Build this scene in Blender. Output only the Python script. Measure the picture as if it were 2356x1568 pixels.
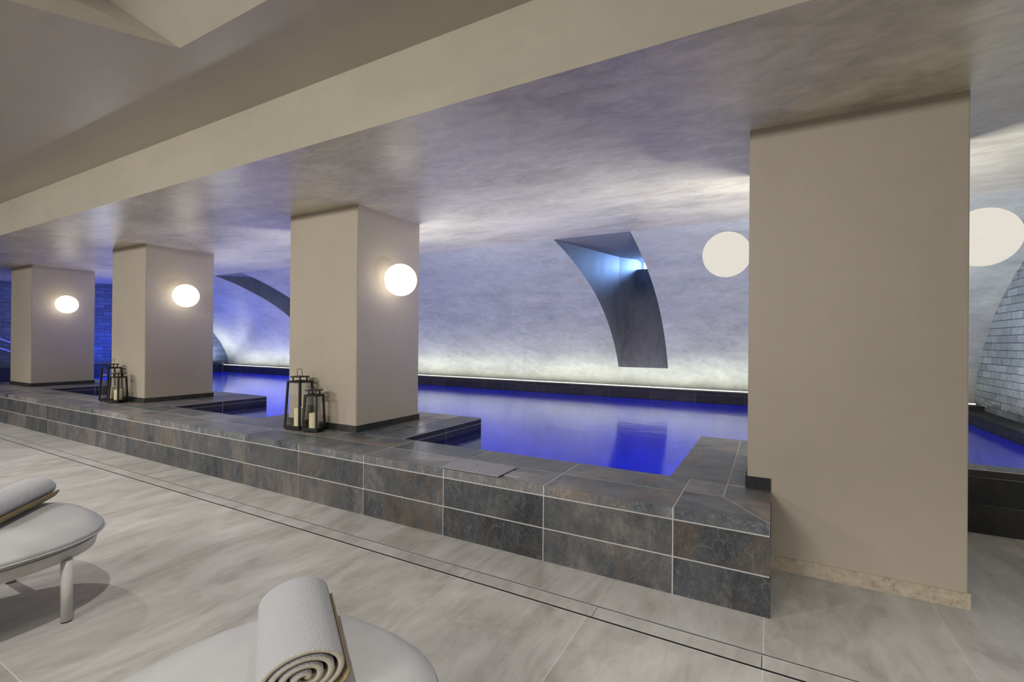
import bpy, bmesh, math, random
from mathutils import Vector, Matrix
random.seed(7)
for o in list(bpy.data.objects): bpy.data.objects.remove(o)
S = bpy.context.scene; C = S.collection
PI = math.pi

# ---------------- camera ----------------
H = 1.4
yaw, pitch, roll, FPX = .5041, .0023, .0087, 1083.69
fw = Vector((-math.sin(yaw)*math.cos(pitch), math.cos(yaw)*math.cos(pitch), math.sin(pitch)))
rt = Vector((math.cos(yaw), math.sin(yaw), 0)); up = rt.cross(fw)
c_, s_ = math.cos(roll), math.sin(roll)
rt2 = rt*c_ + up*s_; up2 = up*c_ - rt*s_
cam = bpy.data.objects.new('camera', bpy.data.cameras.new('camera')); C.objects.link(cam)
cam.matrix_world = Matrix(((rt2.x, up2.x, -fw.x, 0), (rt2.y, up2.y, -fw.y, 0), (rt2.z, up2.z, -fw.z, H), (0, 0, 0, 1)))
cam.data.sensor_fit = 'HORIZONTAL'; cam.data.sensor_width = 36; cam.data.lens = FPX/2356*36
cam.data.clip_start = .02; cam.data.clip_end = 100
S.camera = cam

# ---------------- world, exposure, lights ----------------
w = bpy.data.worlds.new('world'); S.world = w; w.use_nodes = True
w.node_tree.nodes['Background'].inputs[0].default_value = (.02, .02, .025, 1)
w.node_tree.nodes['Background'].inputs[1].default_value = .3
vs = S.view_settings
vs.view_transform = 'Standard'; vs.look = 'None'; vs.gamma = 1; vs.use_curve_mapping = False; vs.exposure = 0
WARM = (1.0, .86, .70); NEUT = (1.0, .975, .925); BLUE = (.02, .10, 1.0)

def aim(o, d):
    o.rotation_euler = Vector(d).to_track_quat('-Z', 'Y').to_euler()
def light(name, kind, loc, d=(0, 0, -1), power=10, color=NEUT, size=.1, sy=None, spot=None, blend=.5, spread=None):
    l = bpy.data.lights.new(name, kind); l.energy = power; l.color = color
    if kind == 'AREA':
        l.size = size
        if sy: l.shape = 'RECTANGLE'; l.size_y = sy
        if spread: l.spread = spread
    else: l.shadow_soft_size = size
    if kind == 'SPOT': l.spot_size = spot; l.spot_blend = blend
    o = bpy.data.objects.new(name, l); C.objects.link(o); o.location = loc; aim(o, d)
    return o
# ceiling fittings of the lounge, behind and above the camera: throw light at the piers under the beam edge
for x, p in ((-12.5, 38), (-9, 38), (-5.5, 50), (-2, 52), (.3, 14)):
    light('lounge_lamp', 'AREA', (x, -3.3, 3.0), (0, 1, -.32), p, NEUT, 1.6, .22, spread=1.9)
# recessed downlights in the lounge ceiling
for x, y, p in ((-11.6, .8, 120), (-8.6, .8, 130), (-5.9, .9, 225), (-2.1, .60, 150), (1.6, -.1, 400)):
    light('downlight', 'SPOT', (x, y, 3.12), (0, .12, -1), p, NEUT, .03, spot=1.8, blend=.6)
# unseen fill panel added for soft light from the lounge side
light('lounge_fill', 'AREA', (-5, -3.0, 1.0), (0, .9, .5), 22, NEUT, 14, 1.2)
# LED tray light grazing the vault, the end tiles
light('led_glow', 'AREA', (-6.8, 9.13, .565), (0, 0, 1), 80, (.97, 1.0, .90), 18.0, .03)
light('led_glow_right', 'AREA', (2.57, 7.3, .56), (.35, 0, 1), 42, (.9, .97, 1.0), .03, 3.6)
# unseen fill lights added behind the pillars to brighten the soffit over the pool
for x, p, tx in ((-12.7, 26, .0), (-8.45, 30, .0), (-4.30, 64, .12), (.38, 82, -.15)):
    light('soffit_fill', 'AREA', (x, 4.62, .62), (tx, -.12, 1), p, (.97, .98, .98), .7, .12)
light('left_brick_fill', 'AREA', (-16.1, 8.7, .70), (-.3, 0, 1), 18, (.97, 1.0, .95), .03, .9)  # added light for the corner bricks, which have no strip of their own
# blue underwater lamps set in the basin walls
for x in (-13.2, -9.6, -6.2, -2.0, 1.4):
    light('pool_lamp', 'AREA', (x, 8.9, -.25), (0, -1, -.6), 15, BLUE, .35, .35, spread=1.3)
for x in (-14.0, -10, -6, -1.9):
    light('pool_lamp', 'AREA', (x, 3.6, -.3), (0, 1, -.6), 44, BLUE, .35, .35, spread=1.3)
light('pool_lamp_end', 'AREA', (-15.6, 6.3, .05), (-.5, .15, 1), 110, BLUE, .5, 3.0)
light('pool_lamp_up', 'AREA', (-12.6, 7.2, -.5), (-.3, .4, 1), 45, BLUE, 1.6, 1.6)

# ---------------- node helpers ----------------
class NT:
    def __init__(s, name):
        s.m = bpy.data.materials.new(name); s.m.use_nodes = True; s.t = s.m.node_tree; s.n = s.t.nodes; s.n.clear()
        s.out = s.n.new('ShaderNodeOutputMaterial')
    def add(s, typ, ins=None, **kw):
        n = s.n.new('ShaderNode'+typ)
        for k, v in kw.items(): setattr(n, k, v)
        for k, v in (ins or {}).items():
            i = n.inputs[k]
            if isinstance(v, bpy.types.NodeSocket): s.t.links.new(v, i)
            else: i.default_value = v
        return n
    def ramp(s, fac, stops, interp='LINEAR'):
        n = s.n.new('ShaderNodeValToRGB'); s.t.links.new(fac, n.inputs[0]); e = n.color_ramp.elements
        n.color_ramp.interpolation = interp
        while len(e) < len(stops): e.new(.5)
        for q, (p, c) in zip(e, stops):
            q.position = p; q.color = (c if len(c) == 4 else (*c, 1)) if hasattr(c, '__len__') else (c, c, c, 1)
        return n.outputs[0]
    def mix(s, f, a, b, typ='MIX'):
        n = s.n.new('ShaderNodeMix'); n.data_type = 'RGBA'; n.blend_type = typ
        for i, v in ((0, f), (6, a), (7, b)):
            if isinstance(v, bpy.types.NodeSocket): s.t.links.new(v, n.inputs[i])
            else: n.inputs[i].default_value = v if not isinstance(v, tuple) or len(v) == 4 else (*v, 1)
        return n.outputs[2]
    def math(s, op, a, b=0.0, c=0.0):
        n = s.n.new('ShaderNodeMath'); n.operation = op
        for i, v in ((0, a), (1, b), (2, c)):
            if isinstance(v, bpy.types.NodeSocket): s.t.links.new(v, n.inputs[i])
            else: n.inputs[i].default_value = v
        return n.outputs[0]
    def pos(s): return s.add('NewGeometry').outputs['Position']
    def obj(s): return s.add('TexCoord').outputs['Object']
    def mapv(s, v, sc=(1, 1, 1), rot=(0, 0, 0)):
        return s.add('Mapping', {'Vector': v, 'Scale': sc, 'Rotation': rot}).outputs[0]
    def noise(s, v, sc, det=4, rough=.55, dist=0):
        return s.add('TexNoise', {'Vector': v, 'Scale': sc, 'Detail': det, 'Roughness': rough, 'Distortion': dist}).outputs[0]
    def bsdf(s, **k):
        n = s.add('BsdfPrincipled', {a.replace('_', ' '): b for a, b in k.items()})
        s.t.links.new(n.outputs[0], s.out.inputs[0]); return n
    def bump(s, h, st=.2, d=.01):
        return s.add('Bump', {'Height': h, 'Strength': st, 'Distance': d}).outputs[0]

def plaster(name, dark, light_, stretch, contrast=(.3, .7), rough=(.38, .6), bst=.25, streak=.0):
    t = NT(name); p = t.pos(); ms = t.mapv(p, stretch)
    n1 = t.noise(ms, 1.5, 5, .55, .8); n2 = t.noise(ms, 4.5, 5, .6, 1.4); n3 = t.noise(p, .8, 2, .5)
    n4 = t.noise(ms, 11, 4, .6, 1.0)
    m = t.math('ADD', t.math('MULTIPLY', n1, .45), t.math('ADD', t.math('MULTIPLY', n2, .38), t.math('MULTIPLY', n4, .17)))
    col = t.ramp(m, [(contrast[0], dark), (contrast[1], light_)])
    if streak:
        sk = t.math('MULTIPLY', t.ramp(n2, [(.34, 1.0), (.60, 0.0)]), t.ramp(n1, [(.40, 1.0), (.62, .15)]))
        col = t.mix(t.math('MULTIPLY', sk, streak), col, tuple(x*.62 for x in dark))
    col = t.mix(t.ramp(n3, [(.35, 0.0), (.7, .30)]), col, tuple(x*1.08 for x in light_))
    rg = t.add('MapRange', {0: m, 1: .2, 2: .8, 3: rough[0], 4: rough[1]}).outputs[0]
    t.bsdf(Base_Color=col, Roughness=rg, Normal=t.bump(m, bst, .006))
    return t.m
M = {}
M['pier'] = plaster('warm_plaster', (.40, .345, .275), (.47, .41, .33), (1, 1, .8), (.25, .75), (.5, .6), .08)
M['ceil'] = plaster('lounge_ceiling_plaster', (.37, .335, .272), (.46, .415, .335), (.5, 1.5, 1.2), (.3, .7), (.30, .46), .12)
M['soffit'] = plaster('soffit_plaster', (.24, .222, .17), (.74, .685, .53), (.8, 1.5, 1.2), (.32, .68), (.30, .37), .10)
M['vault'] = plaster('vault_plaster', (.26, .27, .243), (.57, .58, .51), (.8, 1.6, 1.3), (.32, .68), (.38, .48), .15)
M['room'] = plaster('room_plaster', (.40, .36, .30), (.47, .42, .35), (1, 1, 1), (.3, .7), (.5, .6), .05)
M['niche'] = plaster('shaded_niche_plaster', (.11, .11, .12), (.21, .215, .225), (3.5, 3.5, .7), (.35, .62), (.5, .7), .1)  # darker than the vault plaster: shade of the recess put into the colour

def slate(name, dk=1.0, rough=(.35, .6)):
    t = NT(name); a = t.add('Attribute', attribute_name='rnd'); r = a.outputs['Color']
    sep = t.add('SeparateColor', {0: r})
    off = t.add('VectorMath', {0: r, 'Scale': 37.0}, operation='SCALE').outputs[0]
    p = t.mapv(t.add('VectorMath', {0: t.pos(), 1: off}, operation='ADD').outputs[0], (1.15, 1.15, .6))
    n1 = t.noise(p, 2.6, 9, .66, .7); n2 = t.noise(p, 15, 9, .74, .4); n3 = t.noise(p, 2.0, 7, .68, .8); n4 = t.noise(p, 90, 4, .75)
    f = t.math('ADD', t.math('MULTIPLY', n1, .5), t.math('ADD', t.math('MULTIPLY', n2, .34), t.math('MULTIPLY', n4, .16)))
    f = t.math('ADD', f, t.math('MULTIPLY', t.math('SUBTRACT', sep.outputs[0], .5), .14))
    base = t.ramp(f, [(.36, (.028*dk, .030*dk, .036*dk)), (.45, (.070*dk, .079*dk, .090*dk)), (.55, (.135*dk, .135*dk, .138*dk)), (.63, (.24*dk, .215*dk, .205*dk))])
    rust = t.math('MULTIPLY', t.ramp(n3, [(.50, 0.0), (.62, .60)]), sep.outputs[1])
    base = t.mix(rust, base, (.20*dk, .125*dk, .072*dk))
    ol = t.math('MULTIPLY', t.ramp(n3, [(.30, .55), (.44, 0.0)]), sep.outputs[2])
    base = t.mix(ol, base, (.10*dk, .11*dk, .15*dk))
    vein = t.ramp(t.noise(p, 3.1, 5, .5, 1.0), [(.490, 0.0), (.50, .32), (.510, 0.0)])
    base = t.mix(vein, base, (.30*dk, .29*dk, .27*dk))
    base = t.mix(t.ramp(n4, [(.56, 0.0), (.70, .50)]), base, (.30*dk, .29*dk, .27*dk))
    rg = t.add('MapRange', {0: n2, 1: .3, 2: .7, 3: rough[0], 4: rough[1]}).outputs[0]
    t.bsdf(Base_Color=base, Roughness=rg, Normal=t.bump(t.math('ADD', n2, t.math('MULTIPLY', n4, .5)), .5, .006))
    return t.m
M['slate'] = slate('slate_tile', .66); M['slate_top'] = slate('slate_coping_tile', 1.25, (.28, .5)); M['slate_dark_shade'] = slate('dark_slate_and_shade', .20, (.62, .85))  # dark tone also carries the shade of ledge sides turned from the light

def plain(name, col, rough=.5, metal=0, bump=None, **kw):
    t = NT(name); k = dict(Base_Color=(*col, 1), Roughness=rough, Metallic=metal); k.update(kw)
    n1 = t.noise(t.obj(), (bump or (30, 0))[0], 4)
    k['Base_Color'] = t.mix(t.ramp(n1, [(.3, 0.0), (.7, 1.0)]), tuple(x*.93 for x in col), tuple(min(1, x*1.05) for x in col))
    if bump: k['Normal'] = t.bump(n1, bump[1], .004)
    t.bsdf(**k); return t.m
M['grout'] = plain('grout', (.50, .48, .46), .85)
M['grout_dark'] = plain('grout_dark', (.10, .10, .11), .8)
M['grout_floor'] = plain('floor_grout', (.60, .59, .57), .8)
M['black'] = plain('black_metal', (.012, .011, .010), .45, 0)
M['steel'] = plain('brushed_steel', (.62, .62, .63), .42, .6)
M['slot'] = plain('drain_slot_dark', (.006, .006, .007), .7)
M['white_metal'] = plain('powder_coated_metal', (.60, .585, .55), .42)
M['cushion'] = plain('white_leatherette', (.45, .45, .45), .42, 0, (9, .12))
M['candle'] = plain('candle_wax', (.80, .72, .48), .5)
M['plate'] = plain('grey_plate', (.26, .255, .27), .42, .0)

def floor_mat():
    t = NT('floor_tile'); a = t.add('Attribute', attribute_name='rnd'); r = a.outputs['Color']
    off = t.add('VectorMath', {0: r, 'Scale': 23.0}, operation='SCALE').outputs[0]
    p = t.add('VectorMath', {0: t.pos(), 1: off}, operation='ADD').outputs[0]
    n1 = t.noise(t.mapv(p, (1.2, .55, 1)), 1.7, 7, .6, 1.4); n2 = t.noise(t.mapv(p, (2.0, .5, 1)), 7, 7, .7, .8); n3 = t.noise(p, 2.6, 6, .65, 2)
    f = t.math('ADD', t.math('MULTIPLY', n1, .6), t.math('MULTIPLY', n2, .4))
    col = t.ramp(f, [(.34, (.28, .262, .24)), (.5, (.42, .402, .38)), (.66, (.53, .52, .50))])
    col = t.mix(t.ramp(n3, [(.56, 0.0), (.68, .45)]), col, (.50, .49, .47))
    t.bsdf(Base_Color=col, Roughness=t.add('MapRange', {0: n2, 1: .3, 2: .7, 3: .32, 4: .5}).outputs[0], Normal=t.bump(n2, .06, .003))
    return t.m
M['floor'] = floor_mat()
def skirt_mat():
    t = NT('beige_skirting_tile'); p = t.pos(); n = t.noise(p, 26, 7, .75, .2)
    t.bsdf(Base_Color=t.ramp(n, [(.35, (.34, .27, .19)), (.5, (.47, .40, .30)), (.66, (.55, .48, .38))]), Roughness=.5); return t.m
M['skirt'] = skirt_mat()
def brick_mat(name, col):
    t = NT(name); a = t.add('Attribute', attribute_name='rnd'); sep = t.add('SeparateColor', {0: a.outputs['Color']})
    n = t.noise(t.pos(), 9, 4, .6)
    base = t.mix(sep.outputs[0], tuple(x*.75 for x in col), tuple(x*1.15 for x in col))
    t.bsdf(Base_Color=base, Roughness=.16, Normal=t.bump(n, .8, .03)); return t.m
M['brick'] = brick_mat('glazed_brick_tile', (.30, .34, .35)); M['brick_shaded'] = brick_mat('shaded_glazed_brick_tile', (.11, .15, .24))  # second is the same brick, its dim blue light put into the colour
def water_mat():
    t = NT('pool_water'); p = t.pos()
    n = t.noise(t.mapv(p, (.8, 1.6, 1)), 2.2, 5, .55, .6)
    nm = t.bump(n, .13, .03)
    fr = t.add('Fresnel', {'IOR': 1.6, 'Normal': nm}).outputs[0]
    tr = t.add('BsdfTransparent', {'Color': (.75, .85, 1, 1)}).outputs[0]
    gl = t.add('BsdfGlossy', {'Color': (1, 1, 1, 1), 'Roughness': .11, 'Normal': nm}).outputs[0]
    mx = t.add('MixShader', {0: fr, 1: tr, 2: gl}).outputs[0]
    t.t.links.new(mx, t.out.inputs[0]); return t.m
M['water'] = water_mat()
def basin_mat():
    t = NT('basin_tile'); p = t.pos(); n = t.noise(p, 3, 4)
    t.bsdf(Base_Color=t.ramp(n, [(.3, (.10, .14, .62)), (.7, (.16, .20, .80))]), Roughness=.5); return t.m
M['basin'] = basin_mat()
def glass_mat(name='lantern_glass', tint=(.985, .985, .98)):
    t = NT(name); fr = t.add('Fresnel', {'IOR': t.add('MapRange', {0: t.add('NewGeometry').outputs['Backfacing'], 3: 1.5, 4: 1/1.5}).outputs[0]}).outputs[0]
    tr = t.add('BsdfTransparent', {'Color': (*tint, 1)}).outputs[0]; gl = t.add('BsdfGlossy', {'Color': (1, 1, 1, 1), 'Roughness': .02}).outputs[0]
    t.t.links.new(t.add('MixShader', {0: fr, 1: tr, 2: gl}).outputs[0], t.out.inputs[0]); return t.m
M['glass'] = glass_mat()
def emit(name, col, st, gloss=.12):
    t = NT(name); e = t.add('Emission', {'Color': (*col, 1), 'Strength': st}).outputs[0]
    g = t.add('BsdfGlossy', {'Color': (1, 1, 1, 1), 'Roughness': .15}).outputs[0]
    fr = t.math('MULTIPLY', t.add('Fresnel', {'IOR': 1.3}).outputs[0], gloss)
    t.t.links.new(t.add('MixShader', {0: fr, 1: e, 2: g}).outputs[0], t.out.inputs[0]); return t.m
M['globe'] = emit('lit_opal_glass', (1, .92, .80), 2.9)
M['globe_dim'] = emit('dim_opal_glass', (1, .94, .83), .78)
M['led'] = emit('led_diffuser', (1, .98, .92), 1.6)
M['day'] = emit('daylight_pane', (.45, .68, 1), 4.0)
def towel_mat(name, col, kind):
    t = NT(name); o = t.obj()
    if kind == 'waffle':
        v = t.mapv(o, (1, 1, 1))
        a = t.add('TexWave', {'Vector': t.mapv(t.add('TexCoord').outputs['UV'], (1, 1, 1), (0, 0, .785)), 'Scale': 40.0, 'Distortion': .6, 'Detail': 1.0}).outputs[1]
        b = t.add('TexWave', {'Vector': t.mapv(t.add('TexCoord').outputs['UV'], (1, 1, 1), (0, 0, -.785)), 'Scale': 40.0, 'Distortion': .6, 'Detail': 1.0}).outputs[1]
        h = t.math('MAXIMUM', a, b)
        t.bsdf(Base_Color=t.mix(h, tuple(x*.80 for x in col), col), Roughness=.9, Normal=t.bump(h, .6, .003), Sheen_Weight=.2)
    else:
        h = t.add('TexWave', {'Vector': t.add('TexCoord').outputs['UV'], 'Scale': 60.0, 'Distortion': 1.0}).outputs[1]
        t.bsdf(Base_Color=t.mix(h, tuple(x*.7 for x in col), col), Roughness=.8, Normal=t.bump(h, .5, .002))
    return t.m
M['towel'] = towel_mat('white_waffle_towel', (.41, .41, .425), 'waffle')
M['towel_warm_lit'] = plain('warm_lit_towel_end', (.50, .45, .36), .9, 0, (60, .5))  # cream tone puts the warm light on the coiled ends into the colour
M['gold'] = towel_mat('gold_towel_border', (.34, .25, .13), 'rib')

# ---------------- mesh helpers ----------------
def obj(name, bm, m, parent=None, smooth=False, mats=None, recalc=True):
    if recalc: bmesh.ops.recalc_face_normals(bm, faces=bm.faces)
    me = bpy.data.meshes.new(name); bm.to_mesh(me); bm.free()
    for q in (mats or [m]): me.materials.append(q)
    if smooth:
        for f in me.polygons: f.use_smooth = True
    o = bpy.data.objects.new(name, me); C.objects.link(o)
    if parent: o.parent = parent
    return o
def empty(name, loc=(0, 0, 0), rz=0):
    o = bpy.data.objects.new(name, None); C.objects.link(o); o.location = loc; o.rotation_euler.z = rz
    o.empty_display_size = .1; return o
def tag(o, label, cat, group=None, kind=None):
    o['label'] = label; o['category'] = cat
    if group: o['group'] = group
    if kind: o['kind'] = kind
    return o
def struct(o, label=None):
    o['kind'] = 'structure'
    if label: o['label'] = label; o['category'] = label.split()[-1]
    return o
def box(bm, x0, x1, y0, y1, z0, z1, mi=0, lay=None, r=None):
    v = [bm.verts.new((x, y, z)) for x in (x0, x1) for y in (y0, y1) for z in (z0, z1)]
    fs = [(0, 1, 3, 2), (4, 6, 7, 5), (0, 4, 5, 1), (2, 3, 7, 6), (0, 2, 6, 4), (1, 5, 7, 3)]
    for f in fs:
        q = bm.faces.new([v[i] for i in f]); q.material_index = mi
        if lay:
            for l in q.loops: l[lay] = r
    return v
def prism(bm, poly, z0, z1, lay=None, r=None, mi=0):
    a = [bm.verts.new((x, y, z0)) for x, y in poly]; b = [bm.verts.new((x, y, z1)) for x, y in poly]; n = len(poly)
    fs = [bm.faces.new(a[::-1]), bm.faces.new(b)] + [bm.faces.new((a[i], a[(i+1) % n], b[(i+1) % n], b[i])) for i in range(n)]
    for f in fs:
        f.material_index = mi
        if lay:
            for l in f.loops: l[lay] = r
def poly3(bm, pts, mi=0):
    f = bm.faces.new([bm.verts.new(p) for p in pts]); f.material_index = mi; return f
def rnd(): return (random.random(), random.random(), random.random(), 1)
def tbm():
    bm = bmesh.new(); return bm, bm.loops.layers.float_color.new('rnd')
def shrink(poly, g):
    n = len(poly); out = []
    ar = sum(poly[i][0]*poly[(i+1) % n][1]-poly[(i+1) % n][0]*poly[i][1] for i in range(n))
    sg = 1 if ar > 0 else -1
    for i in range(n):
        p0, p1, p2 = Vector(poly[i-1]), Vector(poly[i]), Vector(poly[(i+1) % n])
        d1 = (p1-p0).normalized(); d2 = (p2-p1).normalized()
        n1 = Vector((-d1.y, d1.x))*sg; n2 = Vector((-d2.y, d2.x))*sg
        k = (n1+n2); k /= max(.2, (1+n1.dot(n2))); out.append((p1.x+k.x*g, p1.y+k.y*g))
    return out
def tube(bm, pts, r, seg=8, closed=False):
    pts = [Vector(p) for p in pts]; n = len(pts); rings = []
    for i, p in enumerate(pts):
        if closed: d = pts[(i+1) % n]-pts[i-1]
        else: d = pts[min(i+1, n-1)]-pts[max(i-1, 0)]
        d.normalize(); a = Vector((0, 0, 1)) if abs(d.z) < .9 else Vector((1, 0, 0))
        u = d.cross(a).normalized(); v = d.cross(u)
        rr = r[i] if isinstance(r, (list, tuple)) else r
        rings.append([bm.verts.new(p+u*(rr*math.cos(2*PI*k/seg))+v*(rr*math.sin(2*PI*k/seg))) for k in range(seg)])
    for i in range(n if closed else n-1):
        A, B = rings[i], rings[(i+1) % n]
        for k in range(seg): bm.faces.new((A[k], A[(k+1) % seg], B[(k+1) % seg], B[k]))
    if not closed: bm.faces.new(rings[0][::-1]); bm.faces.new(rings[-1])
def bar(bm, a, b, w):
    """square bar with sides w between two points"""
    a, b = Vector(a), Vector(b); h = w/2
    if abs((b-a).normalized().z) > .6: offs = [(-h, -h, 0), (h, -h, 0), (h, h, 0), (-h, h, 0)]
    elif abs((b-a).normalized().x) > .6: offs = [(0, -h, -h), (0, h, -h), (0, h, h), (0, -h, h)]
    else: offs = [(-h, 0, -h), (h, 0, -h), (h, 0, h), (-h, 0, h)]
    A = [bm.verts.new(a+Vector(o)) for o in offs]; B = [bm.verts.new(b+Vector(o)) for o in offs]
    bm.faces.new(A[::-1]); bm.faces.new(B)
    for i in range(4): bm.faces.new((A[i], A[(i+1) % 4], B[(i+1) % 4], B[i]))

# ---------------- main dimensions ----------------
YA, YB, YC = 2.747, 3.375, 3.40      # pool wall face, pier fronts, back of coping
T = .482; ZC = 2.767; ZF = 3.19; YBEAM = 2.202
XL, XR = -16.3, 2.65
PIERS = [(-.132, .921), (-4.677, -3.632), (-8.908, -7.872), (-13.21, -12.146)]
PD = .94; YP = YB+PD
WATER = .355; PITCH = .7975

# ---------------- floor ----------------
bm, lay = tbm(); g = .0022
xs = [-.025+.7965*i for i in range(-22, 9)]
ys = [-4.4, -2.55, -.92, .722, 2.300]
def floor_tile(x0, x1, y0, y1):
    box(bm, x0+g, x1-g, y0+g, y1-g, -.012, 0, 0, lay, rnd())
for i in range(len(xs)-1):
    for j in range(len(ys)-1): floor_tile(xs[i], xs[i+1], ys[j], ys[j+1])
    floor_tile(xs[i], xs[i+1], 2.428, 4.02)
    if xs[i] > -.9: floor_tile(xs[i], xs[i+1], 4.02, 5.6)
fl = obj('floor', bm, M['floor']); struct(fl)
bm = bmesh.new(); box(bm, -17.6, 6.4, -4.4, 2.300, -.2, -.0008); box(bm, -17.6, 6.4, 2.428, 3.2, -.2, -.0008); box(bm, -.7, 6.4, 3.2, 4.85, -.2, -.0008)
box(bm, -17.6, 6.4, 2.300, 2.428, -.2, -.05)
obj('grout_bed', bm, M['grout_floor'], fl)

# drain channel
dr = empty('floor_drain', (0, 2.364, 0)); tag(dr, 'long tiled slot drain set into the floor in front of the slate pool wall', 'drain')
bm, lay = tbm()
dx = [-16.3, -14.6, -13, -11.4, -9.8, -8.95, -8.0, -7.3, -5.45, -4.62, -3.05, -1.6, -.80, -.03, 1.6, 3.2, 4.8, 6.2]
for a, b in zip(dx, dx[1:]): box(bm, a+.0015, b-.0015, -.047, .0495, -.04, -.0008, 0, lay, rnd())
obj('channel_lid', bm, M['floor'], dr)
bm = bmesh.new(); box(bm, -17, 6.3, -.064, -.0625, -.05, .0008); box(bm, -17, 6.3, .0500, .0515, -.05, .0006); box(bm, -17, 6.3, .0580, .064, -.05, .0010)
obj('steel_edge', bm, M['steel'], dr)
bm = bmesh.new(); box(bm, -17, 6.3, -.0615, .060, -.05, -.018); box(bm, -17, 6.3, -.0490, -.0472, -.05, -.0012); box(bm, -17, 6.3, .0516, .0579, -.05, .0002)  # thin black strips stand in for the shade inside the slots
obj('trough_slot_shade', bm, M['slot'], dr)

# ---------------- slate pool surround ----------------
ps = empty('pool_surround_wall', (-6, YA, 0))
tag(ps, 'low slate-tiled pool wall with a wide coping running under the row of plaster pillars', 'wall')
def child(o, root):
    o.parent = root; o.location = -Vector(root.location); return o
LEDG = [(-.612, -.132, 5.01), None]
led = [(-5.27, -3.061, 4.80), (-9.50, -7.22, 4.81), (-13.85, -11.5, 4.81)]
# core (grout body)
bm = bmesh.new(); e = .003
box(bm, XL, -e, YA+e, YC-e, -.02, T-.0012)
box(bm, -.612+e, -.132, YC-.01, 5.01-e, -1.2, T-e); box(bm, -.132, .912, YP+.002, 4.80, -.1, T-e)
for a, b, y in led: box(bm, a+e, b-e, YC-.02, y-e, -1.2, T-e)
box(bm, -.132, 2.9, 4.79+e, 4.97, -1.2, T-e)
box(bm, XL, -.6, YC-.15, YC-e, -1.2, 0)
child(obj('grout_core', bm, M['grout']), ps)
# front face tiles
bm, lay = tbm(); g = .004
jx = [0, -.479]+[-.479-PITCH*k for k in range(1, 21)]
for k in range(len(jx)-1):
    a, b = max(jx[k+1], XL), jx[k]
    if b <= XL: break
    bb = b-g if b < 0 else 0
    for z0, z1 in ((.002, .2055), (.2145, .4130)): box(bm, a+g, bb, YA, YA+.012, z0, z1, 0, lay, rnd())
for z0, z1 in ((.002, .2055), (.2145, .4130)): box(bm, -.003, .003, YA+.002, YB-.002, z0, z1, 0, lay, rnd())
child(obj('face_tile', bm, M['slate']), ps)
# nosing + coping tiles
bm, lay = tbm()
def cop(poly, z0=.4215, lay_=None):
    prism(bm, shrink(poly, .0048), z0, T, lay, rnd())
ym = 3.065
for k in range(1, len(jx)-1):
    a, b = max(jx[k+1], XL), jx[k]
    if b <= XL: break
    cop([(a, YA-.004), (b, YA-.004), (b, ym), (a, ym)])
for k in range(1, len(jx)-1):
    a, b = max(jx[k+1], XL)-.0, jx[k]
    if b <= XL: break
    cop([(a, ym), (b, ym), (b, YC), (a, YC)])
cop([(-.479, YA-.004), (.004, YA-.004), (-.25, 3.10), (-.479, 3.10)])
cop([(.004, YA-.004), (.004, YB), (-.132, YB), (-.25, YB), (-.25, 3.10)])
cop([(-.479, 3.10), (-.25, 3.10), (-.25, YC), (-.479, YC)])
for y0, y1 in ((YC, 3.78), (3.78, 4.58), (4.58, 5.01)):
    cop([(-.612, y0), (-.25, y0), (-.25, y1), (-.612, y1)]); cop([(-.25, y0), (-.132, y0), (-.132, y1), (-.25, y1)], T-.02)
for a, b, y in led:
    i = led.index((a, b, y)); l, r = PIERS[i+1]
    yy = (YC, 4.05, 4.45, y)
    mid = (r+b)/2
    for y0, y1 in ((YC, 3.95), (3.95, y)):
        cop([(r, y0), (mid, y0), (mid, y1), (r, y1)], T-.01); cop([(mid, y0), (b, y0), (b, y1), (mid, y1)], T-.01)
        cop([(a, y0), (l, y0), (l, y1), (a, y1)], T-.01)
    cop([(l, YP), (r, YP), (r, y), (l, y)])
cop([(-.132, YP+.002), (.921, YP+.002), (.921, 4.79), (-.132, 4.79)], T-.01)
for a, b in ((-.132, .6), (.6, 1.4), (1.4, 2.2), (2.2, 2.9)):
    cop([(a, 4.79), (b, 4.79), (b, 4.97), (a, 4.97)], T-.01)
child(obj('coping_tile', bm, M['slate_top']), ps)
# side faces of ledges and inner face, their shade put into darker slate
bm, lay = tbm()
def sidex(x, y0, y1, s):
    k = int(max(1, round((y1-y0)/.8)))
    for i in range(k):
        a = y0+(y1-y0)*i/k; b = y0+(y1-y0)*(i+1)/k
        for z0, z1 in ((.422, T-.011), (.215, .416), (-.01, .211), (-.4, -.014)):
            box(bm, min(x, x-s*.008), max(x, x-s*.008), a+g, b-g, z0, z1, 0, lay, rnd())
def sidey(y, x0, x1, s, zs=((.422, T-.011), (.215, .416), (-.01, .211), (-.4, -.014))):
    k = int(max(1, round((x1-x0)/.8)))
    for i in range(k):
        a = x0+(x1-x0)*i/k; b = x0+(x1-x0)*(i+1)/k
        for z0, z1 in zs: box(bm, a+g, b-g, min(y, y-s*.008), max(y, y-s*.008), z0, z1, 0, lay, rnd())
for a, b, y in led: sidex(b, YC, y, 1); sidex(a, YC, y, -1); sidey(y, a, b, 1)
sidex(-.612, YC, 5.01, -1); sidex(.921, YP+.002, 4.782, 1); sidey(4.79, .925, 2.9, 1, ((.422, T-.011), (.215, .416), (.002, .2105)))
child(obj('ledge_face_tile', bm, M['slate_dark_shade']), ps)

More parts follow.
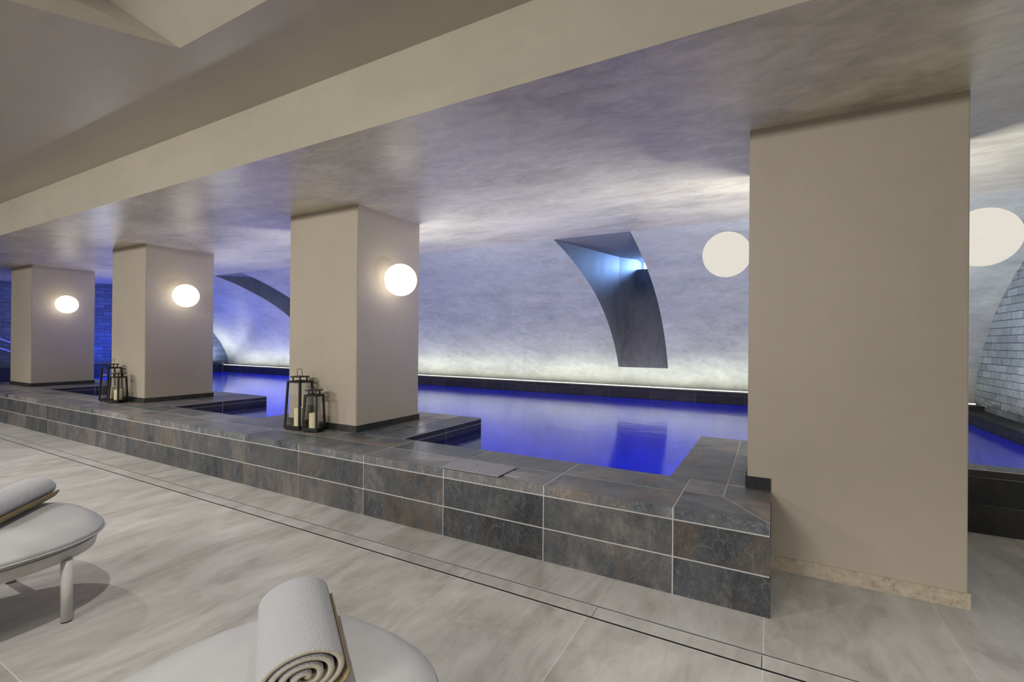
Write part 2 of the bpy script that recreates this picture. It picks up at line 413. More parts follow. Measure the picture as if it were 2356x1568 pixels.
# far coping, end ledge
fc = empty('far_pool_edge', (-6, 9.2, 0)); tag(fc, 'dark tiled pool edge carrying the light strip below the curved wall', 'pool edge')
bm = bmesh.new(); box(bm, XL, XR, 9.053, 9.42, .34, .542); box(bm, 2.353, XR, 4.97, 9.053, .34, T-.003); box(bm, XL, -15.903, YC, 9.053, .34, .657)
child(obj('grout_core', bm, M['grout_dark']), fc)
bm, lay = tbm(); x = 2.35-.35
xsj = [XR]
while x > XL: xsj.append(x); x -= .8
xsj.append(XL)
for b, a in zip(xsj, xsj[1:]):
    box(bm, a+g, b-g, 9.05, 9.25, .492, .545, 0, lay, rnd()); box(bm, a+g, b-g, 9.05, 9.06, .34, .487, 0, lay, rnd())
yj = [4.97+.8*i for i in range(6)]+[9.05]
for a, b in zip(yj, yj[1:]):
    box(bm, 2.35, 2.66, a+g, b-g, .425, T, 0, lay, rnd()); box(bm, 2.35, 2.36, a+g, b-g, .34, .42, 0, lay, rnd())
yj = [YC+.8*i for i in range(8)]
for a, b in zip(yj, yj[1:]):
    box(bm, XL, -15.9, a+g, b-g, .60, .66, 0, lay, rnd()); box(bm, -15.91, -15.9, a+g, b-g, .34, .595, 0, lay, rnd())
child(obj('edge_tile', bm, M['slate_dark_shade']), fc)
ls = empty('led_strip', (-6.8, 9.28, .545)); tag(ls, 'glowing white light strip along the foot of the curved vault wall', 'light strip')
bm = bmesh.new(); box(bm, -9.45, 9.4, -.026, -.010, .0, .020); obj('diffuser', bm, M['led'], ls)
bm = bmesh.new(); box(bm, -9.45, 9.4, -.034, -.027, 0, .004); box(bm, -9.45, 9.4, -.009, .02, 0, .004); obj('profile', bm, M['steel'], ls)

# basin and water
bm = bmesh.new(); box(bm, XL, XR, YC, 9.4, -1.3, -1.2); box(bm, -.60, XR, YC, 4.78, -1.2, -.25)
box(bm, XL, XR, 9.052, 9.4, -1.2, .338); box(bm, 2.352, XR, 4.97, 9.052, -1.2, .338); box(bm, XL, -15.902, YC, 9.052, -1.2, .338)
pb = obj('pool_basin', bm, M['basin']); tag(pb, 'pool basin lit blue under the water', 'pool')
bm = bmesh.new()
poly3(bm, [(-15.9, YC-.002, WATER), (-.609, YC-.002, WATER), (-.609, 9.05, WATER), (-15.9, 9.05, WATER)])
poly3(bm, [(-.609, 4.968, WATER), (2.35, 4.968, WATER), (2.35, 9.05, WATER), (-.609, 9.05, WATER)])
wt = obj('pool_water', bm, M['water'], recalc=False); tag(wt, 'still blue-lit pool water reflecting the pale vault', 'water', kind='stuff')

# ---------------- pillars ----------------
plabels = ['widest plaster pillar at the right of the photo, standing on the floor at the wall end',
           'plaster pillar in the centre-left with the larger nearby lantern pair before it',
           'plaster pillar between the centre pillar and the farthest one, small lantern pair at its foot',
           'farthest beige plaster pillar at the left end of the pool wall']
for i, (l, r) in enumerate(PIERS):
    z0 = T if i else 0
    cx = (l+r)/2; root = empty('pillar', (cx, YB, z0)); tag(root, plabels[i], 'pillar', 'plaster pillars along the pool wall')
    bm = bmesh.new()
    box(bm, l-cx, r-cx, 0, PD, 0, ZC-z0+.01)
    bmesh.ops.bevel(bm, geom=[e_ for e_ in bm.edges if abs(e_.verts[0].co.z-e_.verts[1].co.z) > 1], offset=.006, segments=2, affect='EDGES')
    obj('shaft', bm, M['pier'], root)
    bm, lay = tbm(); t_ = .011; h_ = .066
    hw = (r-l)/2
    if i:
        for a, b in ((-hw-t_, -hw+.32), (-hw+.32, hw-.26), (hw-.26, hw+t_)): box(bm, a+.001, b-.001, -t_, 0, 0, h_, 0, lay, rnd())
        ks = (0, .34, .50, .86, PD+t_) if i == 1 else (0, .44, .80, PD+t_)
        for a, b in zip(ks, ks[1:]):
            box(bm, hw, hw+t_, a+.001, b-.001, 0, h_, 0, lay, rnd()); box(bm, -hw-t_, -hw, a+.001, b-.001, 0, h_, 0, lay, rnd())
        obj('skirting', bm, M['slate_dark_shade'], root)
        bm = bmesh.new(); box(bm, -hw-.0095, hw+.0095, -.0095, PD+.0095, 0, h_-.002); obj('skirting_joint', bm, M['grout'], root)
    else:
        box(bm, -hw-t_, 0.0-cx, -t_, 0, T, T+h_+.01, 0, lay, rnd())
        for a, b in ((0, .4), (.4, PD)): box(bm, -hw-t_, -hw, a+.001, b, T, T+h_, 0, lay, rnd())
        obj('pool_side_skirting', bm, M['slate_dark_shade'], root)
        bm = bmesh.new()
        box(bm, .003-cx, .77-.0015-cx, -t_, 0, .002, .085); box(bm, .77+.0015-cx, hw+t_, -t_, 0, .002, .085)
        box(bm, hw, hw+t_, .001, PD, .002, .085)
        obj('floor_skirting', bm, M['skirt'], root)
        bm = bmesh.new(); box(bm, .003-cx, hw+t_-.002, -t_+.002, 0, .0, .083); obj('skirting_joint', bm, M['grout_floor'], root)

# ---------------- vault profile ----------------
PR = [(4.30, 2.767), (5.0, 2.835), (5.8, 2.905), (6.54, 2.957)]
ctrl = [(6.54, 2.957), (7.04, 2.80), (7.6, 2.57), (8.04, 2.345), (8.44, 2.08), (8.78, 1.78), (9.04, 1.48), (9.22, 1.21), (9.36, .92), (9.41, .74), (9.43, .54)]
def cr(p, n=5):
    out = []
    for i in range(len(p)-1):
        p0 = p[max(i-1, 0)]; p1 = p[i]; p2 = p[i+1]; p3 = p[min(i+2, len(p)-1)]
        for k in range(n):
            t = k/n
            out.append(tuple(.5*((2*p1[j])+(-p0[j]+p2[j])*t+(2*p0[j]-5*p1[j]+4*p2[j]-p3[j])*t*t+(-p0[j]+3*p1[j]-3*p2[j]+p3[j])*t**3) for j in (0, 1)))
    out.append(p[-1]); return out
CV = cr(ctrl)
NICHES = [(-2.905, -1.74), (-11.90, -10.80)]     # left edge at the crease, right edge
def nl(x0, y): return x0+.0709*(y-6.54)
bm = bmesh.new(); cache = {}
def vv(x, y, z):
    k = (round(x, 4), round(y, 4), round(z, 4))
    if k not in cache: cache[k] = bm.verts.new((x, y, z))
    return cache[k]
for (a, b) in zip(CV, CV[1:]):
    inn = b[1] >= .91
    def row(p): return [XL, nl(NICHES[1][0], p[0]), NICHES[1][1], nl(NICHES[0][0], p[0]), NICHES[0][1], XR]
    ra, rb = row(a), row(b)
    for k in range(5):
        if inn and k in (1, 3): continue
        n = 6
        for q in range(n if k in (0, 2, 4) else 1):
            m = n if k in (0, 2, 4) else 1
            A0 = ra[k]+(ra[k+1]-ra[k])*q/m; A1 = ra[k]+(ra[k+1]-ra[k])*(q+1)/m
            B0 = rb[k]+(rb[k+1]-rb[k])*q/m; B1 = rb[k]+(rb[k+1]-rb[k])*(q+1)/m
            bm.faces.new((vv(A0, *a), vv(A1, *a), vv(B1, *b), vv(B0, *b)))
va = obj('wall_far', bm, M['vault'], smooth=True); struct(va)
# niches (splayed light wells) cut in the vault
inn_pts = [p for p in CV if p[1] >= .915]
for n_, (x0, x1) in enumerate(NICHES):
    bm = bmesh.new(); yb, zb = inn_pts[-1]
    YW = 10.05; xw = x0+.385; zs = 2.965
    ztop = lambda y: 2.957+(y-6.54)*.062
    ysamp = [p[0] for p in inn_pts]
    # left reveal, front part
    top = [bm.verts.new((nl(x0, y), y, ztop(y))) for y in ysamp]; low = [bm.verts.new((nl(x0, p[0]), p[0], p[1])) for p in inn_pts]
    for i in range(len(ysamp)-1):
        if i == 0: bm.faces.new((top[0], top[1], low[1]))
        else: bm.faces.new((top[i], top[i+1], low[i+1], low[i]))
    xl = nl(x0, yb)
    poly3(bm, [(xl, yb, zb), (xl, yb, ztop(yb)), (xw, YW, ztop(YW)), (xw, YW, zs)])
    # right reveal
    top = [bm.verts.new((x1, y, ztop(y))) for y in ysamp]; low = [bm.verts.new((x1, p[0], p[1])) for p in inn_pts]
    for i in range(len(ysamp)-1):
        if i == 0: bm.faces.new((top[0], low[1], top[1]))
        else: bm.faces.new((top[i], low[i], low[i+1], top[i+1]))
    poly3(bm, [(x1, yb, zb), (x1, YW, zs), (x1, YW, ztop(YW)), (x1, yb, ztop(yb))])
    # sill slope, head
    poly3(bm, [(xl, yb, zb), (x1, yb, zb), (x1, YW, zs), (xw, YW, zs)])
    poly3(bm, [(x0, 6.54, 2.957), (xl, yb, ztop(yb)), (x1, yb, ztop(yb)), (x1, 6.54, 2.957)])
    poly3(bm, [(xl, yb, ztop(yb)), (xw, YW, ztop(YW)), (x1, YW, ztop(YW)), (x1, yb, ztop(yb))])
    # window shaft
    poly3(bm, [(xw, YW, zs), (xw, YW, ztop(YW)), (xw, YW+.5, ztop(YW)), (xw, YW+.5, zs)])
    poly3(bm, [(x1, YW, zs), (x1, YW, ztop(YW)), (x1, YW+.5, ztop(YW)), (x1, YW+.5, zs)])
    poly3(bm, [(xw, YW, zs), (x1, YW, zs), (x1, YW+.5, zs), (xw, YW+.5, zs)])
    poly3(bm, [(xw, YW, ztop(YW)), (x1, YW, ztop(YW)), (x1, YW+.5, ztop(YW)), (xw, YW+.5, ztop(YW))])
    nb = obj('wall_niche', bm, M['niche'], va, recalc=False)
    wn = empty('window_%d' % (n_+1), ((xw+x1)/2, YW+.45, zs)); struct(wn)
    hw = (x1-xw)/2; zt = ztop(YW)-zs
    bm = bmesh.new(); box(bm, -hw, hw, .02, .03, 0, zt); obj('window_pane', bm, M['day'], wn)
    bm = bmesh.new(); box(bm, -hw, -hw+.04, -.02, .02, 0, zt); box(bm, hw-.04, hw, -.02, .02, 0, zt); box(bm, -.02, .02, -.02, .02, 0, zt); box(bm, -hw, hw, -.02, .02, 0, .03); obj('window_frame', bm, M['white_metal'], wn)
    light('daylight', 'AREA', ((xw+x1)/2+.1, YW+.40, zs+.13), (-.55, -1, -.05), 95 if n_ == 0 else 60, (.24, .45, 1), .5, .22)
# end walls of glazed brick tiles
def brickwall(name, x, y0, y1, z0, z1, s, zcut=None):
    bm, lay = tbm(); zp, yp = .0975, .305; k = 0; z = z0
    while z < z1:
        y = y0 - (yp/2 if k % 2 else 0) - random.uniform(0, .04)
        while y < y1:
            a = max(y, y0); b = min(y+yp, y1)
            if b-a > .02:
                d = .012; q = [random.uniform(-.006, .007) for _ in range(4)]; gg = .0035
                v = [(x+s*(d+q[0]), a+gg, z+gg), (x+s*(d+q[1]), b-gg, z+gg), (x+s*(d+q[2]), b-gg, z+zp-gg), (x+s*(d+q[3]), a+gg, z+zp-gg)]
                bk = [(x, p[1], p[2]) for p in v]; V = [bm.verts.new(p) for p in v]; B = [bm.verts.new(p) for p in bk]; r = rnd()
                fs = [bm.faces.new(V)]+[bm.faces.new((V[i], B[i], B[(i+1) % 4], V[(i+1) % 4])) for i in range(4)]
                for f in fs:
                    for l in f.loops: l[lay] = r
            y += yp
        z += zp; k += 1
    o = obj(name, bm, M['brick' if s < 0 else 'brick_shaded']); struct(o)
    bm = bmesh.new(); box(bm, min(x, x-s*.1), max(x, x-s*.1), y0, y1+.3, -1.3, 3.3); obj('tile_backing', bm, M['grout_dark'], o)
    return o
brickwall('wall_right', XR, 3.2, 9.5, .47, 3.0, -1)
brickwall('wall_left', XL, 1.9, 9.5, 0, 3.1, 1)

# ---------------- ceiling, beam and soffit ----------------
bm = bmesh.new()
def q4(*p): poly3(bm, p)
q4((-17, YBEAM, ZC), (6.4, YBEAM, ZC), (6.4, 4.3, ZC), (-17, 4.3, ZC))
for (a, b) in zip(PR, PR[1:]): q4((-17, *a), (6.4, *a), (6.4, *b), (-17, *b))
for f in bm.faces: f.material_index = 1
q4((-17, YBEAM, ZC), (-17, YBEAM, ZF), (6.4, YBEAM, ZF), (6.4, YBEAM, ZC))
# flat lounge ceiling with a raised lunette opening
A = (-3.201, 1.54, ZF); B_ = (4.6, 1.54, ZF); L0 = (-4.70, -1.18, ZF); B1 = (4.6, -1.18, ZF)
V = (-4.18, .485, 4.03); V2 = (4.6, .485, 4.03); V3 = (-5.0, -1.18, 4.03)
q4((-17, 1.54, ZF), A, B_, (6.4, 1.54, ZF), (6.4, YBEAM, ZF), (-17, YBEAM, ZF))
q4((-17, 1.54, ZF), A, L0, (-17, -1.18, ZF)); q4((-17, -1.18, ZF), (6.4, -1.18, ZF), (6.4, -4.4, ZF), (-17, -4.4, ZF))
q4(B_, (6.4, 1.54, ZF), (6.4, -1.18, ZF), B1)
q4(A, V, V2, B_); q4(A, L0, V3, V); q4(V, V3, (4.6, -1.18, 4.03), V2); q4(L0, B1, (4.6, -1.18, 4.03), V3); q4(B_, V2, (4.6, -1.18, 4.03), B1)
ce = obj('ceiling', bm, None, mats=[M['ceil'], M['soffit']], recalc=False); struct(ce)
# the lounge's remaining walls
bm = bmesh.new(); box(bm, -17, 6.4, -4.5, -4.4, 0, 3.3); struct(obj('wall_back', bm, M['room']))
bm = bmesh.new(); box(bm, 6.3, 6.4, -4.4, 5.8, 0, 3.3); box(bm, 2.9, 6.4, 4.9, 5.0, 0, 3.0); box(bm, -17.1, -17, -4.5, 2.5, 0, 3.3); struct(obj('wall_side', bm, M['room']))
# back of vault closed above the crease at the right end
# ---------------- globe wall lamps ----------------
def globe(x, y, z, s, mat, label):
    r = empty('globe_wall_lamp', (x, y, z)); tag(r, label, 'wall lamp', 'white globe lamps on the pillars')
    R_ = .170; bm = bmesh.new(); bmesh.ops.create_uvsphere(bm, u_segments=40, v_segments=24, radius=R_)
    for v in bm.verts:
        if v.co.x*s < -R_*.93: v.co.x = -s*R_*.93
    o = obj('glass_globe', bm, mat, r, smooth=True)
    bm = bmesh.new(); bmesh.ops.create_cone(bm, cap_ends=True, segments=40, radius1=.07, radius2=.07, depth=.016, matrix=Matrix.Translation((-s*(R_*.93+.006), 0, 0)) @ Matrix.Rotation(PI/2, 4, 'Y'))
    obj('wall_mount', bm, M['white_metal'], r, smooth=False)
    return r
off = .172
globe(PIERS[3][1]+off, 3.825, 2.054, 1, M['globe'], 'glowing white globe lamp on the farthest pillar at the left')
globe(PIERS[2][1]+off, 3.822, 2.052, 1, M['globe'], 'glowing globe lamp on the pillar second from the left')
globe(PIERS[1][1]+off, 3.81, 2.050, 1, M['globe'], 'glowing round globe lamp on the centre pillar with the near lanterns at its foot')
globe(PIERS[0][0]-off, 4.19*.93, 2.075, -1, M['globe_dim'], 'cream globe lamp half hidden behind the left edge of the widest pillar')
globe(PIERS[0][1]+off, 3.79, 2.045, 1, M['globe_dim'], 'largest cream globe lamp, right of the widest pillar near the photo edge')

# ---------------- lanterns ----------------
def lantern(x, y, rz, b, t, h, cap, label, hang=0, nm='lantern'):
    r = empty('metal_lantern', (x, y, T), rz); tag(r, label, 'lantern', 'black lanterns on the pool wall')
    w_ = .018; hb, ht = b/2-w_/2, t/2-w_/2; z0 = .02
    bm = bmesh.new(); box(bm, -b/2, b/2, -b/2, b/2, z0-.006, z0+.012)
    for sx in (-1, 1):
        bar(bm, (sx*hb, -b/2, z0+.016), (sx*hb, b/2, z0+.016), w_); bar(bm, (-b/2, sx*hb, z0+.016), (b/2, sx*hb, z0+.016), w_)
    obj('base', bm, M['black'], r)
    for sx in (-1, 1):
        for sy in (-1, 1):
            bm = bmesh.new(); bar(bm, (sx*hb, sy*hb, z0), (sx*ht, sy*ht, h), w_); obj('post', bm, M['black'], r)
            bm = bmesh.new(); bmesh.ops.create_cone(bm, cap_ends=True, segments=12, radius1=.008, radius2=.008, depth=z0, matrix=Matrix.Translation((sx*(hb-.01), sy*(hb-.01), z0/2-.002))); obj('foot', bm, M['black'], r)
    bm = bmesh.new()
    for sx in (-1, 1):
        bar(bm, (sx*ht, -t/2, h), (sx*ht, t/2, h), w_); bar(bm, (-t/2, sx*ht, h), (t/2, sx*ht, h), w_)
    c = t*.26
    for sx in (-1, 1): bar(bm, (sx*c, -t/2, h), (sx*c, t/2, h), w_*.8)
    obj('top_frame', bm, M['black'], r)
    bm = bmesh.new(); cz = h+.045
    for sx in (-1, 1):
        for sy in (-1, 1): bar(bm, (sx*c, sy*c, h), (sx*c, sy*c, cz), .010)
    box(bm, -cap/2, cap/2, -cap/2, cap/2, cz, cz+.012); obj('cap', bm, M['black'], r)
    bm = bmesh.new(); hh = .075; a = hang; wv = cap*.23
    P_ = [(-wv*1.15, 0, 0), (-wv, 0, hh-.006), (-wv+.006, 0, hh), (wv-.006, 0, hh), (wv, 0, hh-.006), (wv*1.15, 0, 0)]
    tube(bm, [(p[0], p[2]*math.sin(a), cz+.012+p[2]*math.cos(a)) for p in P_], .0028, 6); obj('handle', bm, M['black'], r)
    for k in range(4):
        bm = bmesh.new(); R4 = Matrix.Rotation(k*PI/2, 3, 'Z')
        pts = [(-hb, -hb, z0+.02), (hb, -hb, z0+.02), (ht, -ht, h-.008), (-ht, -ht, h-.008)]
        n = Vector((0, .003, 0)); F = [bm.verts.new(R4 @ Vector(p)) for p in pts]; G = [bm.verts.new(R4 @ (Vector(p)+n)) for p in pts]
        bm.faces.new(F); bm.faces.new(G[::-1])
        for i in range(4): bm.faces.new((F[i], F[(i+1) % 4], G[(i+1) % 4], G[i]))
        obj('glass_pane', bm, M['glass'], r)
    return r
def candle(x, y, h, label, rad=.050):
    prof = [(0, 0), (rad, 0), (rad, h-.004), (rad-.004, h), (rad-.010, h-.003), (rad-.018, h-.014), (0, h-.018)]
    r = empty('pillar_candle', (x, y, T+.032)); tag(r, label, 'candle', 'candles inside the lanterns')
    bm = bmesh.new(); seg = 28; rings = []
    for pr, z in prof: rings.append([bm.verts.new((pr*math.cos(2*PI*k/seg), pr*math.sin(2*PI*k/seg), z)) for k in range(seg)] if pr else [bm.verts.new((0, 0, z))])
    for A_, B_2 in zip(rings, rings[1:]):
        for k in range(seg):
            k2 = (k+1) % seg
            if len(A_) == 1: bm.faces.new((A_[0], B_2[k2], B_2[k]))
            elif len(B_2) == 1: bm.faces.new((A_[k], A_[k2], B_2[0]))
            else: bm.faces.new((A_[k], A_[k2], B_2[k2], B_2[k]))
    obj('wax', bm, M['candle'], r, smooth=False)
    bm = bmesh.new(); tube(bm, [(0, 0, h-.02), (.001, 0, h-.005), (.003, 0, h+.004)], .0015, 6); obj('wick', bm, M['black'], r)
    return r
lantern(-4.290, 3.225, .12, .215, .178, .49, .13, 'taller black lantern before the centre pillar, beside a shorter one', -.15)
lantern(-4.045, 3.205, .34, .170, .140, .365, .125, 'shorter black lantern at the foot of the centre pillar, touching its taller neighbour', .25)
lantern(-8.500, 3.225, .12, .215, .178, .49, .13, 'taller of the two far lanterns, before the second pillar from the left', .35)
lantern(-8.235, 3.205, .40, .170, .140, .365, .125, 'shorter far lantern, its handle tipped over, by the second pillar from the left', 1.0)
candle(-4.285, 3.215, .19, 'tall cream candle inside the taller near lantern'); candle(-4.040, 3.200, .155, 'short cream candle inside the shorter near lantern', .047)
candle(-8.485, 3.220, .19, 'tall cream candle inside the taller far lantern'); candle(-8.230, 3.200, .155, 'short cream candle inside the shorter far lantern', .047)

# ---------------- hatch cover and small plate on the coping ----------------
hc = empty('hatch_cover', (-1.853, 2.873, T)); tag(hc, 'large grey flat cover plate with a finger hole lying on the coping', 'cover plate')
bm = bmesh.new()
n = 24; hr = .014; hx, hy = -.035, .045
outer = [(-.243, -.130), (.243, -.130), (.243, .130), (-.243, .130)]
def ringpts(z): return [bm.verts.new((hx+hr*math.cos(2*PI*k/n), hy+hr*math.sin(2*PI*k/n), z)) for k in range(n)]
def sq(z):
    out = []
    for k in range(n):
        a = 2*PI*k/n; dx_, dy_ = math.cos(a), math.sin(a)
        t1 = min(((.243-hx)/dx_ if dx_ > 1e-6 else (-.243-hx)/dx_ if dx_ < -1e-6 else 9), ((.13-hy)/dy_ if dy_ > 1e-6 else (-.13-hy)/dy_ if dy_ < -1e-6 else 9))
        out.append([hx+dx_*t1, hy+dy_*t1])
    for cxy in outer:
        j = min(range(n), key=lambda k: (out[k][0]-cxy[0])**2+(out[k][1]-cxy[1])**2); out[j] = list(cxy)
    return [bm.verts.new((p[0], p[1], z)) for p in out]
a1, b1 = ringpts(.013), sq(.013); a0, b0 = ringpts(.006), sq(.006)
for k in range(n):
    k2 = (k+1) % n
    bm.faces.new((a1[k], b1[k], b1[k2], a1[k2])); bm.faces.new((a0[k2], b0[k2], b0[k], a0[k])); bm.faces.new((a1[k2], a0[k2], a0[k], a1[k])); bm.faces.new((b1[k], b0[k], b0[k2], b1[k2]))
obj('plate', bm, M['plate'], hc)
bm = bmesh.new(); box(bm, -.235, .236, -.122, .122, .0, .006); obj('recess_frame', bm, M['slot'], hc)
sp = empty('small_cover_plate', (-1.553, 2.887, T)); tag(sp, 'small square grey plate beside the larger cover plate', 'cover plate')
bm = bmesh.new(); box(bm, -.055, .055, -.062, .062, 0, .003); obj('plate', bm, M['plate'], sp)
bm = bmesh.new(); box(bm, -.060, .060, -.067, .067, 0, .0015); obj('plate_edge', bm, M['grout'], sp)

# ---------------- loungers ----------------
def outline(s=1.0, hw=.45, y1=1.22, y0=-.90, N=96, nexp=2.7, b=.52):
    """closed superellipse-ended outline, local y measured from the foot end"""
    pts = []; ym = y1-b; yn = y0+b
    for k in range(N):
        a = 2*PI*k/N; c, q = math.cos(a), math.sin(a)
        x = hw*math.copysign(abs(c)**(2/nexp), c); y = b*math.copysign(abs(q)**(2/nexp), q)
        pts.append((x, y+(ym if q >= 0 else yn)))
    cy = (y0+y1)/2
    return [(x*s, y-(1-s)*hw*max(-1, min(1, (y-cy)/(b)))) for x, y in pts]
def lounger(x, label):
    r = empty('sun_lounger', (x, 0, 0)); tag(r, label, 'sun lounger', 'white rounded loungers facing the pool')
    N = 96; prof = []
    for k in range(13):
        s = k/12*.99; prof.append((s, .385+.085*(1-s**5)**.5+.004*(1-s)))
    prof += [(1.0, .398), (1.0, .385), (.985, .374), (.95, .366), (.5, .366)]
    bm = bmesh.new(); rings = []; O1 = outline(1.0)
    cy = .1625
    for i, (s, z) in enumerate(prof):
        ring = []
        for k, (px, py) in enumerate(outline(max(s, .02)) if s > .5 else [(px*max(s, .02)/1, cy+(py-cy)*max(s, .02)) for px, py in O1]):
            dz = 0; dr = 1
            if .72 < s < 1 and i < 13:
                wv = math.sin(k*2.3+1.3*math.sin(k*.7))*.5+math.sin(k*4.1)*.3
                dz = .0035*wv*max(0, (s-.72)/.27); dr = 1+.003*wv*max(0, (s-.8)/.2)
            ring.append(bm.verts.new((px*dr, py, z+dz)))
        rings.append(ring)
    for A_, B_2 in zip(rings, rings[1:]):
        for k in range(N): bm.faces.new((A_[k], A_[(k+1) % N], B_2[(k+1) % N], B_2[k]))
    bm.faces.new(rings[0][::-1]); bm.faces.new(rings[-1])
    obj('cushion', bm, M['cushion'], r, smooth=True)
    bm = bmesh.new(); tube(bm, [(px, py, .381) for px, py in outline(1.004)], .0045, 6, True); obj('piping', bm, M['cushion'], r, smooth=True)
    bm = bmesh.new(); rg = []
    for s, z in ((.955, .356), (.955, .350), (.935, .30), (.925, .297), (.925, .305), (.94, .345)): rg.append([bm.verts.new((px, py, z)) for px, py in outline(s)])
    for i in range(6):
        A_, B_2 = rg[i], rg[(i+1) % 6]
        for k in range(N): bm.faces.new((A_[k], A_[(k+1) % N], B_2[(k+1) % N], B_2[k]))
    obj('frame', bm, M['white_metal'], r, smooth=True)
    bm = bmesh.new(); a_ = [bm.verts.new((px, py, .352)) for px, py in outline(.945)]; b_ = [bm.verts.new((px, py, .364)) for px, py in outline(.945)]
    bm.faces.new(a_[::-1]); bm.faces.new(b_)
    for k in range(N): bm.faces.new((a_[k], a_[(k+1) % N], b_[(k+1) % N], b_[k]))
    obj('seat_deck', bm, M['white_metal'], r)
    for lx, ly in ((.382, .985), (-.382, .985), (.382, -.66), (-.382, -.66)):
        bm = bmesh.new(); tube(bm, [(lx, ly, .006), (lx*.99, ly*1.0, .302)], [.0225, .0235], 24); lg = obj('leg', bm, M['white_metal'], r, smooth=False)
        for f in lg.data.polygons: f.use_smooth = len(f.vertices) == 4
        bm = bmesh.new(); tube(bm, [(lx, ly, 0), (lx, ly, .006)], .021, 20); obj('foot_pad', bm, M['black'], lg)
    return r
lounger(-3.43, 'white cushioned lounger at the left edge, one round leg and its dark shadow showing')
lounger(-1.19, 'white rounded lounger at the bottom of the photo, nearest the camera')

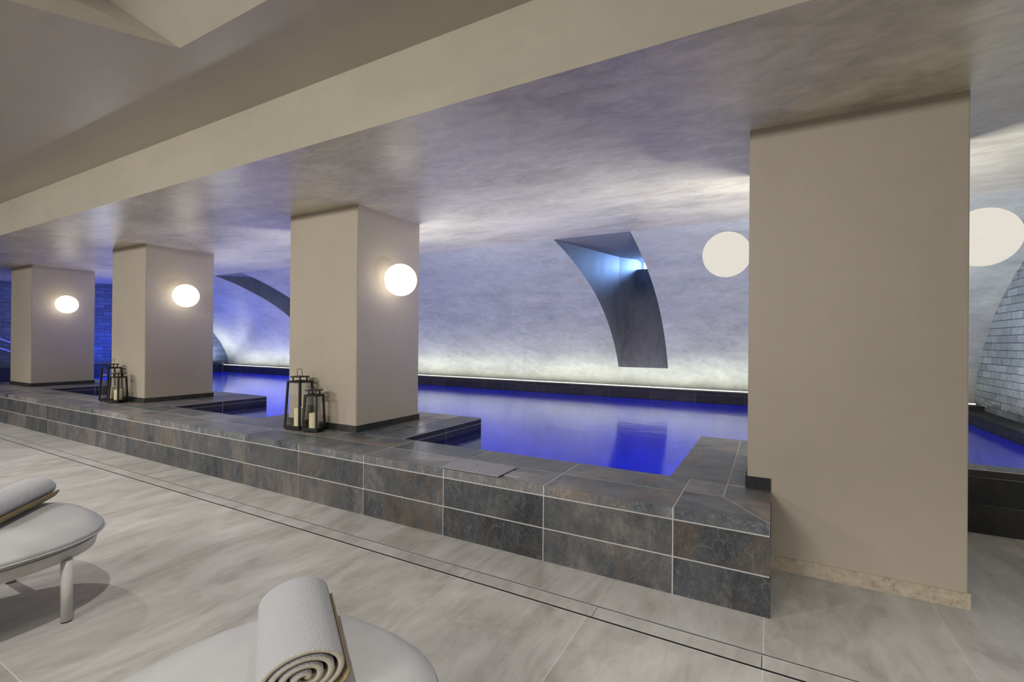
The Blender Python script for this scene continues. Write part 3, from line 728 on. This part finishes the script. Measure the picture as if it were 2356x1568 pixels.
# ---------------- rolled towels ----------------
def towel(cx, cy, ang, L, z, label, rad=.112):
    r = empty('rolled_towel', (cx, cy, z), ang); tag(r, label, 'towel', 'rolled towels on the loungers')
    turns = 3.8; n = 160; th = .016; fl = .64
    def pt(t, o):       # t 0..1 outward
        a = -1.9+turns*2*PI*(t-1); R_ = .014+(rad-.014)*(t**.9)-th*.5+o
        R_ *= 1+.035*math.sin(2*a+.6)+.02*math.sin(5*a*.37)
        return (R_*math.cos(a), (R_*math.sin(a))*fl)
    bm = bmesh.new(); uv = bm.loops.layers.uv.new('uv'); m = 9
    ysec = [(-.5, .80), (-.492, .97), (-.47, 1.0)]+[(-.47+.94*k/m, 1.0) for k in range(1, m)]+[(.47, 1.0), (.492, .97), (.5, .80)]
    def grid(o):
        G = []
        for i in range(n+1):
            t = i/n; row = []
            for yy, sc in ysec:
                px, pz = pt(t, o*sc)
                wob = .004*math.sin(t*23+1)*(1 if abs(yy) > .4 else .3)
                tel = (.012*(t-.5))*(1 if yy < 0 else -1)*(abs(yy) > .45)
                row.append(bm.verts.new((px, yy*L+wob+tel, pz)))
            G.append(row)
        return G
    Go, Gi = grid(th*.5), grid(-th*.5); ns = len(ysec)
    arc = [0]
    for i in range(n): arc.append(arc[-1]+(Vector(pt((i+1)/n, 0))-Vector(pt(i/n, 0))).length)
    def face(vs_, uvs, mi=0):
        f = bm.faces.new(vs_); f.material_index = mi
        for l, c in zip(f.loops, uvs): l[uv].uv = c
    for i in range(n):
        for j in range(ns-1):
            u = [(arc[i], ysec[j][0]*L), (arc[i+1], ysec[j][0]*L), (arc[i+1], ysec[j+1][0]*L), (arc[i], ysec[j+1][0]*L)]
            face((Go[i][j], Go[i+1][j], Go[i+1][j+1], Go[i][j+1]), u); face((Gi[i][j], Gi[i][j+1], Gi[i+1][j+1], Gi[i+1][j]), [u[0], u[3], u[2], u[1]], 1)
        for j in (0, ns-1): face((Go[i][j], Gi[i][j], Gi[i+1][j], Go[i+1][j]), [(arc[i], 0), (arc[i], .01), (arc[i+1], .01), (arc[i+1], 0)], 1)
    for i in (0, n):
        for j in range(ns-1): face((Go[i][j], Go[i][j+1], Gi[i][j+1], Gi[i][j]), [(0, 0), (0, .02), (.01, .02), (.01, 0)])
    zmin = min(v.co.z for v in bm.verts)
    for v in bm.verts: v.co.z -= zmin
    o = obj('towel_roll', bm, None, r, smooth=True, mats=[M['towel'], M['towel_warm_lit']])
    # gold border: the last strip of the towel, on the roll's lower right flank
    bm = bmesh.new(); uv = bm.loops.layers.uv.new('uv'); K = 12; G = []
    for k in range(K+1):
        a = -.22-1.1*k/K; R_ = rad+.004+.012*(k/K)
        px, pz = R_*math.cos(a)*(1+.04*math.sin(2*a+.6)), R_*math.sin(a)*fl
        G.append([(bm.verts.new((px, yy*L*1.0+.003*math.sin(yy*30), max(pz-zmin, .004)+.002*math.sin(yy*26+k))), bm.verts.new((px*.93, yy*L, max((pz*.93-zmin), .001)))) for yy in [-.5+q/16 for q in range(17)]])
    def f2(vs_, k, q):
        f = bm.faces.new(vs_)
        for l in f.loops: l[uv].uv = (k*.012, q*L/16)
    for k in range(K):
        for q in range(16):
            f2((G[k][q][0], G[k+1][q][0], G[k+1][q+1][0], G[k][q+1][0]), k, q); f2((G[k][q][1], G[k][q+1][1], G[k+1][q+1][1], G[k+1][q][1]), k, q)
        f2((G[k][0][0], G[k][0][1], G[k+1][0][1], G[k+1][0][0]), k, 0); f2((G[k][16][0], G[k+1][16][0], G[k+1][16][1], G[k][16][1]), k, 16)
    for q in range(16):
        for k in (0, K): f2((G[k][q][0], G[k][q+1][0], G[k][q+1][1], G[k][q][1]), k, q)
    obj('gold_border', bm, M['gold'], r, smooth=True)
    return r
towel(-1.213, .918, math.radians(56), .43, .4735, 'rolled white towel on the nearest lounger, its coiled end towards the camera')
towel(-3.49, .87, math.radians(46.5), .50, .4735, 'rolled white towel with gold edge on the lounger at the left edge')

# ---------------- handrails at the far left ----------------
hr_ = empty('stair_handrail', (-16.08, 3.95, .661)); tag(hr_, 'dark metal handrail with two sloping bars beyond the farthest pillar', 'handrail')
for z0 in (.76, .54):
    bm = bmesh.new(); tube(bm, [(.0, -.9, z0+.36), (.0, .5, z0-.30)], .028, 10); obj('rail', bm, M['steel'], hr_, smooth=True)
for y, z1 in ((-.5, .75), (.45, .48)):
    bm = bmesh.new(); tube(bm, [(0, y, 0), (0, y, z1)], .02, 10); obj('post', bm, M['black'], hr_, smooth=True)
